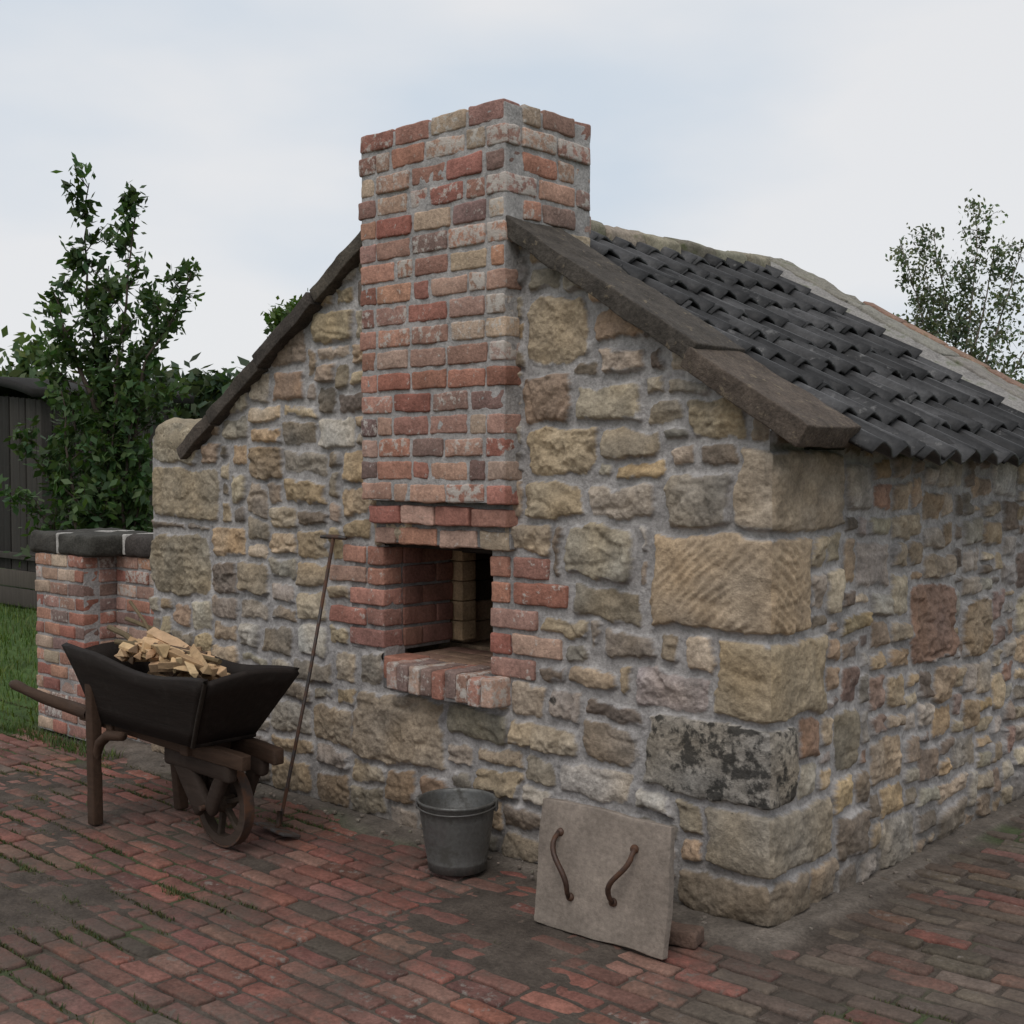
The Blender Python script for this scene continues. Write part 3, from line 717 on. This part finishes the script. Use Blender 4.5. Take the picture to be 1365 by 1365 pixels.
# ------------------------------------------------------------------ bucket
BK=empty('metal_bucket'); A=Acc(); bc=np.array((-1.25,-.26,.004)); zc=(.15,.148,.14)
lathe(A,[(.001,.014),(.108,.012),(.112,.0),(.116,.0),(.118,.03),(.1205,.034),(.1195,.038),(.128,.09),(.137,.15),(.146,.21),(.153,.262),(.158,.266),(.159,.274),(.154,.277),(.150,.272),(.148,.262),(.112,.02),(.001,.018)],bc,zc,n=56,dent=.012)
A.build('body',M_zinc,BK)
A=Acc()
q=[];ax=rotm(0,0,math.radians(35))
for k in range(15):
    a=math.pi*k/14; v=np.array((.161*math.cos(a),-.162*math.sin(a),.255+.004-.012*math.sin(a))); q.append(bc+ax@v)
tube(A,q,.0035,(.12,.115,.11))
for s in (1,-1): block(A,bc+ax@np.array((s*.158,0,.255)),(.006,.02,.022),zc,r=.003,seg=.02,amp=0,R=ax)
A.build('bail_handle',M_zinc,BK)

# ------------------------------------------------------------------ stone oven door slab
DS=empty('stone_oven_door'); A=Acc()
p0=np.array((-.64,-.49,0));p1=np.array((-.105,-.455,0)); xd=(p1-p0);W=np.linalg.norm(xd);xd/=W
lean=.12; upv=np.array((-xd[1]*math.sin(lean),xd[0]*math.sin(lean),math.cos(lean))); nn=np.cross(xd,upv)
R=np.stack([xd,-nn,upv],1); Hs=.43; org=(p0+p1)/2+upv*(Hs/2)+np.array((0,0,.0))
block(A,org-nn*.017,(W/2,.017,Hs/2),(.225,.187,.155),a=.24,r=.004,seg=.014,amp=.0035,freq=18,R=R,wob=.006,o=3)
A.build('slab',masonry('door_slab_stone',bump=.4,var=.28,fine=.7,limecol=(.32,.28,.24)),DS)
A=Acc()
def loc(a,b,c): return org+xd*a+upv*b+nn*c
for (ax0,bz0,ax1,bz1) in ((-.175,.115,-.115,-.095),(.13,.115,.06,-.075)):
    P=[]
    for k in range(13):
        s=k/12; bow=.038*math.sin(math.pi*s)**.6 if 0<s<1 else 0
        P.append(loc(ax0+(ax1-ax0)*s+.018*math.sin(2*math.pi*s+.2)*(-1 if ax0<0 else 1),bz0+(bz1-bz0)*s,.008+bow))
    tube(A,P,[.009,.0085]+[.0095]*9+[.0085,.009],(.05,.028,.02))
    for (a_,b_) in ((ax0,bz0),(ax1,bz1)):
        lathe(A,[(.001,.010),(.012,.008),(.015,.0),(.015,-.004)],loc(a_,b_,.004),(.07,.038,.025),n=14,R=np.stack([xd,upv,nn],1))
A.build('iron_handles',M_iron,DS)
A=Acc() 
block(A,(-.19,-.29,.022),(.10,.045,.028),(.13,.085,.065),a=.1,r=.012,seg=.03,amp=.006,R=rotm(0,0,.25))
A.build('loose_brick',M_brick)
A=Acc()
for k in range(90):
    if k<75: x_,y_=random.uniform(-4,0.05),-random.uniform(.03,.16)
    else: x_,y_=random.uniform(.03,.12),random.uniform(-.05,3.0)
    s=random.uniform(.003,.010); block(A,(x_,y_,.006),(s,s*.8,s*.6),jit((.2,.17,.14),.3),r=s*.25,seg=.01,amp=.002,freq=60,R=rotm(0,0,random.uniform(0,3)),o=1)
A.build('stone_chips',M_stone)

# ------------------------------------------------------------------ vegetation
CAM=np.array((2.204,-3.681,1.6)); FW=np.array((-.678,.735,0)); RT=np.array((.735,.678,0))
def at(depth,lat,z=0): return CAM*np.array((1,1,0))+FW*depth+RT*lat+np.array((0,0,z))
def leaves(acc,P,size,col,elong=1.9,droop=0.,var=.35,mat=1,up=.5):
    n=len(P); a=rng.normal(size=(n,3)); a[:,2]-=droop; a/=np.linalg.norm(a,axis=1,keepdims=True)
    nrm=rng.normal(size=(n,3)); nrm[:,2]+=up*2; b=np.cross(a,nrm); b/=np.linalg.norm(b,axis=1,keepdims=True)+1e-9
    s=(size*rng.uniform(.6,1.3,n))[:,None]; L=a*s*elong/2; Wd=b*s*.5
    V=np.stack([P-L,P+Wd*.9-L*.1,P+L,P-Wd*.9-L*.1],1).reshape(-1,3)
    base=np.arange(n)[:,None]*4; F=base+np.array([[0,1,2,3]])
    C=np.array(col)[None]*rng.uniform(1-var,1+var,(n,1))*np.stack([rng.uniform(.8,1.25,n),np.ones(n),rng.uniform(.7,1.2,n)],1)
    acc.add(V,F,np.repeat(C,4,0),0,mat)
def stem_tree(name,base,stems,density,lsize,lcol,twl,base_r=.03,barkc=(.07,.055,.045),upb=.6,nleaf=10,scat=.04,low=0,droop=0,elong=1.9,sub=2,topthin=.0):
    A=Acc()
    for st in stems:
        pts=np.array([base+RT*a+FW*d+np.array((0,0,h)) for (a,d,h) in st])
        seg=np.linalg.norm(np.diff(pts,axis=0),axis=1); L=seg.sum(); cum=np.concatenate([[0],np.cumsum(seg)])
        def pos(s): 
            s=min(max(s,0),L-1e-6); i=int(np.searchsorted(cum,s,side='right'))-1; f=(s-cum[i])/seg[i]; return pts[i]*(1-f)+pts[i+1]*f, (pts[i+1]-pts[i])/seg[i]
        N=max(6,int(L/.15)); pl=[pos(L*k/N)[0]+rng.normal(size=3)*.012 for k in range(N+1)]
        tube(A,pl,list(np.linspace(base_r,.005,N+1)),barkc,n=6,cap=False)
        s=low
        while s<L:
            p,t=pos(s); fr=s/L
            a=rng.uniform(0,6.28); o=RT*math.cos(a)+FW*math.sin(a)
            d=o+t*upb*rng.uniform(.5,1.5); d/=np.linalg.norm(d); ln=twl*(1.15-fr*.7)*rng.uniform(.4,1.3)
            q=[p]; dd=d.copy()
            for k in range(4): dd=dd+np.array((0,0,.14-droop*.5))+rng.normal(size=3)*.12; dd/=np.linalg.norm(dd); q.append(q[-1]+dd*ln/4)
            tube(A,q,[.006,.005,.004,.003,.002],barkc,n=4,cap=False)
            tips=[q]
            for _ in range(sub):
                k=rng.integers(1,4); d2=dd+rng.normal(size=3)*.6; d2[2]-=droop*.6; d2/=np.linalg.norm(d2); l2=ln*.5
                q2=[q[k],q[k]+d2*l2*.5,q[k]+d2*l2+np.array((0,0,-droop*l2*.4))]; tube(A,q2,[.004,.003,.002],barkc,n=4,cap=False); tips.append(q2)
            shade=rng.uniform(.65,1.35)
            for q_ in tips:
                qa=np.array(q_); m=int(nleaf*rng.uniform(.5,1.4)*(1-topthin*fr)); 
                if m<1: continue
                f=rng.uniform(.25,1.05,m)*(len(qa)-1); i0=np.minimum(f.astype(int),len(qa)-2); ff=(f-i0)[:,None]
                P=qa[i0]*(1-ff)+qa[i0+1]*ff+rng.normal(size=(m,3))*scat
                leaves(A,P,lsize,np.array(lcol)*shade,droop=droop+.3,elong=elong)
            s+=rng.uniform(.5,1.5)/density
    return A.build(name,[M_bark,M_leaf])
base=at(10.5,-3.4)
stems=[[(0,0,0),(-.06,0,.96),(-.13,.1,2.37),(-.24,.1,3.13),(-.17,0,4.0)],[(.02,0,0),(.02,0,.96),(.08,-.1,2.37),(.14,0,3.1),(.21,0,3.88)],
[(.05,0,.2),(.1,0,1.4),(.32,-.1,2.5),(.55,-.1,2.82),(.70,-.1,3.22)],[(0,0,.2),(-.3,.2,1.4),(-.42,.2,2.2),(-.45,.1,2.5)],[(0,0,.2),(-.25,0,1.2),(-.5,-.1,1.5),(-.72,0,1.75)],
[(.05,0,.2),(.15,-.2,1.2),(.22,-.2,1.8),(.3,-.2,2.2)],[(0,0,.2),(.0,.3,1.4),(.1,.3,2.0),(.36,.2,2.95)],[(0,0,.1),(-.2,-.2,.9),(-.3,-.2,1.6),(-.35,-.2,2.2)],[(0,0,.1),(.1,.1,.9),(.0,.1,1.6),(-.05,.1,2.3)],[(0,0,.1),(-.1,-.1,1.0),(.05,-.2,1.5),(.1,-.2,2.0)],
[(0,0,1.8),(-.3,0,2.5),(-.42,0,2.9),(-.48,0,3.1)],[(0,0,.1),(.2,-.1,.9),(.3,-.2,1.4)],[(0,0,.1),(-.3,-.1,.8),(-.6,-.2,1.3)],[(0,0,.1),(-.1,.2,.9),(-.2,.1,1.5)],[(0,0,.1),(.05,-.2,.9),(.12,-.1,1.6)],[(0,0,1.4),(-.05,.1,2.2),(-.1,.1,2.9),(-.05,.1,3.3)]]
stem_tree('sapling_tree',base,stems,7.0,.056,(.05,.09,.032),.46,nleaf=16,scat=.045,low=.5,upb=.8,elong=1.8,sub=3,topthin=.28)
base=at(20,7.25)
bst=[]
bst.append([(0,0,0),(-.05,0,2.5),(.15,0,4.2),(.3,.1,5.8)]); bst.append([(0,0,1.5),(-.4,.2,3.4),(-.75,.2,4.6),(-.95,.2,5.25)]); bst.append([(0,0,2),(.5,.0,3.6),(.8,0,4.6),(.95,0,5.1)])
bst.append([(0,0,2),(.05,.4,3.6),(-.25,.4,4.8),(-.35,.4,5.5)]); bst.append([(0,0,1.5),(-.6,-.3,2.9),(-1.0,-.3,3.6),(-1.2,-.3,3.9)]); bst.append([(0,0,1.6),(.6,-.3,2.9),(1.0,-.3,3.6),(1.3,-.2,3.9)]); bst.append([(0,0,2),(.2,.2,3.3),(.45,.2,4.2),(.6,.3,5.1)])
bst.append([(0,0,2),(-.2,.2,3.3),(-.45,.1,4.2),(-.6,.0,4.8)])
stem_tree('birch_tree',base,bst,7.5,.055,(.10,.125,.078),.70,base_r=.03,nleaf=19,scat=.08,low=.9,droop=.5,elong=1.5,barkc=(.16,.14,.12),sub=3,topthin=.3)  # grey-green leaf colour is paled to paint in distance haze
def crown_mass(name,blobs,n,lsize,col,cl=.5,trunk=True):
    A=Acc()
    for (c,r3) in blobs:
        c=np.array(c);r3=np.array(r3)
        nc=max(8,n//90)
        d=rng.normal(size=(nc,3)); d/=np.linalg.norm(d,axis=1,keepdims=True); cc=c+d*r3*rng.uniform(.45,1.0,(nc,1))
        for q in cc:
            m=int(90*rng.uniform(.5,1.3)); P=q+rng.normal(size=(m,3))*r3.mean()*cl*.33
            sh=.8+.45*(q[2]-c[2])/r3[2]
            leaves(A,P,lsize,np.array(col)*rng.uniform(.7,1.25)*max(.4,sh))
        if trunk:
            tube(A,[(c[0],c[1],0),(c[0],c[1],c[2]*.6),tuple(c+np.array((0,0,r3[2]*.3)))],[.12,.09,.03],(.06,.05,.04),n=6,cap=False)
            for _ in range(6):
                e=c+rng.normal(size=3)*r3*.45; tube(A,[(c[0],c[1],c[2]*.7),tuple((c+e)/2),tuple(e)],[.05,.03,.01],(.06,.05,.04),n=5,cap=False)
    return A.build(name,[M_bark,M_leaf])
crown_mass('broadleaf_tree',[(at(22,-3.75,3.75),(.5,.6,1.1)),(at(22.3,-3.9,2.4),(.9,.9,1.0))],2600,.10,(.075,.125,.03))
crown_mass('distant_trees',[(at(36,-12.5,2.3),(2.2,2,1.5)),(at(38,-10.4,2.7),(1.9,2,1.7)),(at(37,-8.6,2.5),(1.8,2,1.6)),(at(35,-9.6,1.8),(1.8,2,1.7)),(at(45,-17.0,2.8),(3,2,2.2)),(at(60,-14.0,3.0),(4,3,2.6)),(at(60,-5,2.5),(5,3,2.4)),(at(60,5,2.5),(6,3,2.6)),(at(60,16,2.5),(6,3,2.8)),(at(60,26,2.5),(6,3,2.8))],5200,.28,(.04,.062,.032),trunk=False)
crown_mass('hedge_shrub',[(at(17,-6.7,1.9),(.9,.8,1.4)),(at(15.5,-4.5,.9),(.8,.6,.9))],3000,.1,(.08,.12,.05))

# ------------------------------------------------------------------ sheds / fence on the left
SH=empty('wooden_shed'); A=Acc(); x1,yF=-10.72,2.75; x=x1
while x>-15:
    w=random.uniform(.11,.15); g=random.uniform(.018,.04)
    bbox(A,x-w+.004,x-.004,yF+random.uniform(-.006,.006),yF+.03,.42,2.32+.12*math.sin((x1-x)/4.3*math.pi),(g*1.1,g,g*.9),r=.004,seg=.4,amp=.0); x-=w
y=yF
while y<yF+1.6:
    w=.13; g=random.uniform(.018,.035); bbox(A,x1-.03,x1,y+.004,y+w-.004,.1,2.30,(g*1.1,g,g*.9),r=.004,seg=.4,amp=0); y+=w
bbox(A,-15,x1+.02,yF-.03,yF-.0,.02,.22,(.06,.052,.045),r=.004,seg=.3,amp=.002); bbox(A,-15,x1+.02,yF-.035,yF-.0,.235,.42,(.075,.065,.055),r=.004,seg=.3,amp=.002)
bbox(A,-15,x1+.02,yF-.06,yF+.0,.55,.62,(.05,.045,.04),r=.004,seg=.3,amp=.002)
A.build('boards',M_shed,SH)
A=Acc()
sheet(A,lambda u,v:np.array((x1+.12-u*4.6,yF-.15+v*2.0,2.30+.32*math.sin(min(1,u*1.0+.03)*math.pi)**.6)),24,4,.09,(.016,.015,.014))
A.build('curved_roof',M_shed,SH)
A=Acc()
for k in range(44):
    c=at(16.5,-5.3+k*.125); g=random.uniform(.008,.014)
    block(A,(c[0],c[1],.98),(.058,.014,.98),(g,g,g),r=.004,seg=.4,amp=0,R=rotm(0,0,math.atan2(RT[1],RT[0])))
for zz in (.4,1.6):
    c=at(16.55,-2.6); block(A,(c[0],c[1],zz),(2.75,.03,.05),(.01,.01,.01),r=.004,seg=.4,amp=0,R=rotm(0,0,math.atan2(RT[1],RT[0])))
A.build('black_timber_fence',M_shed)

# ------------------------------------------------------------------ light, sky, camera
sd=Vector((.42,-.72,1.1)).normalized()
L=bpy.data.lights.new('sun','SUN'); L.energy=1.25; L.angle=math.radians(32); L.color=(1,.965,.93)
lo=bpy.data.objects.new('sun',L); scene.collection.objects.link(lo); lo.rotation_euler=sd.to_track_quat('Z','Y').to_euler()
w=bpy.data.worlds.new('World'); scene.world=w; w.use_nodes=True; t=w.node_tree; t.nodes.clear()
out=t.nodes.new('ShaderNodeOutputWorld'); bg=t.nodes.new('ShaderNodeBackground'); bg.inputs[1].default_value=.1
sky=t.nodes.new('ShaderNodeTexSky'); sky.sky_type='NISHITA'; sky.sun_disc=False; sky.sun_elevation=math.asin(sd.z); sky.sun_rotation=math.atan2(sd.x,sd.y)
tc=t.nodes.new('ShaderNodeTexCoord'); mp=t.nodes.new('ShaderNodeMapping'); mp.inputs['Scale'].default_value=(1,1,2.6); mp.inputs['Location'].default_value=(.3,.1,.2)
nz=t.nodes.new('ShaderNodeTexNoise'); nz.inputs['Scale'].default_value=2.2; nz.inputs['Detail'].default_value=5; nz.inputs['Roughness'].default_value=.45
rp=t.nodes.new('ShaderNodeValToRGB'); rp.color_ramp.elements[0].position=.36; rp.color_ramp.elements[0].color=(.66,.735,.82,1); rp.color_ramp.elements[1].position=.57; rp.color_ramp.elements[1].color=(.845,.85,.865,1)
sc=t.nodes.new('ShaderNodeVectorMath'); sc.operation='SCALE'; sc.inputs['Scale'].default_value=9.7
mx=t.nodes.new('ShaderNodeMix'); mx.data_type='RGBA'; mx.inputs[0].default_value=.94
t.links.new(tc.outputs['Generated'],mp.inputs[0]); t.links.new(mp.outputs[0],nz.inputs[0]); t.links.new(nz.outputs[0],rp.inputs[0]); t.links.new(rp.outputs[0],sc.inputs[0])
t.links.new(sky.outputs[0],mx.inputs[6]); t.links.new(sc.outputs[0],mx.inputs[7]); t.links.new(mx.outputs[2],bg.inputs[0]); t.links.new(bg.outputs[0],out.inputs[0])
cam=bpy.data.cameras.new('camera'); cam.lens=43.4; cam.sensor_width=36; cam.clip_end=2000; cam.clip_start=.05
co=bpy.data.objects.new('camera',cam); scene.collection.objects.link(co); co.location=tuple(CAM); co.rotation_euler=(math.radians(90-2.16),0,math.radians(42.7)); scene.camera=co
scene.view_settings.view_transform='Standard'; scene.view_settings.look='None'; scene.view_settings.exposure=0
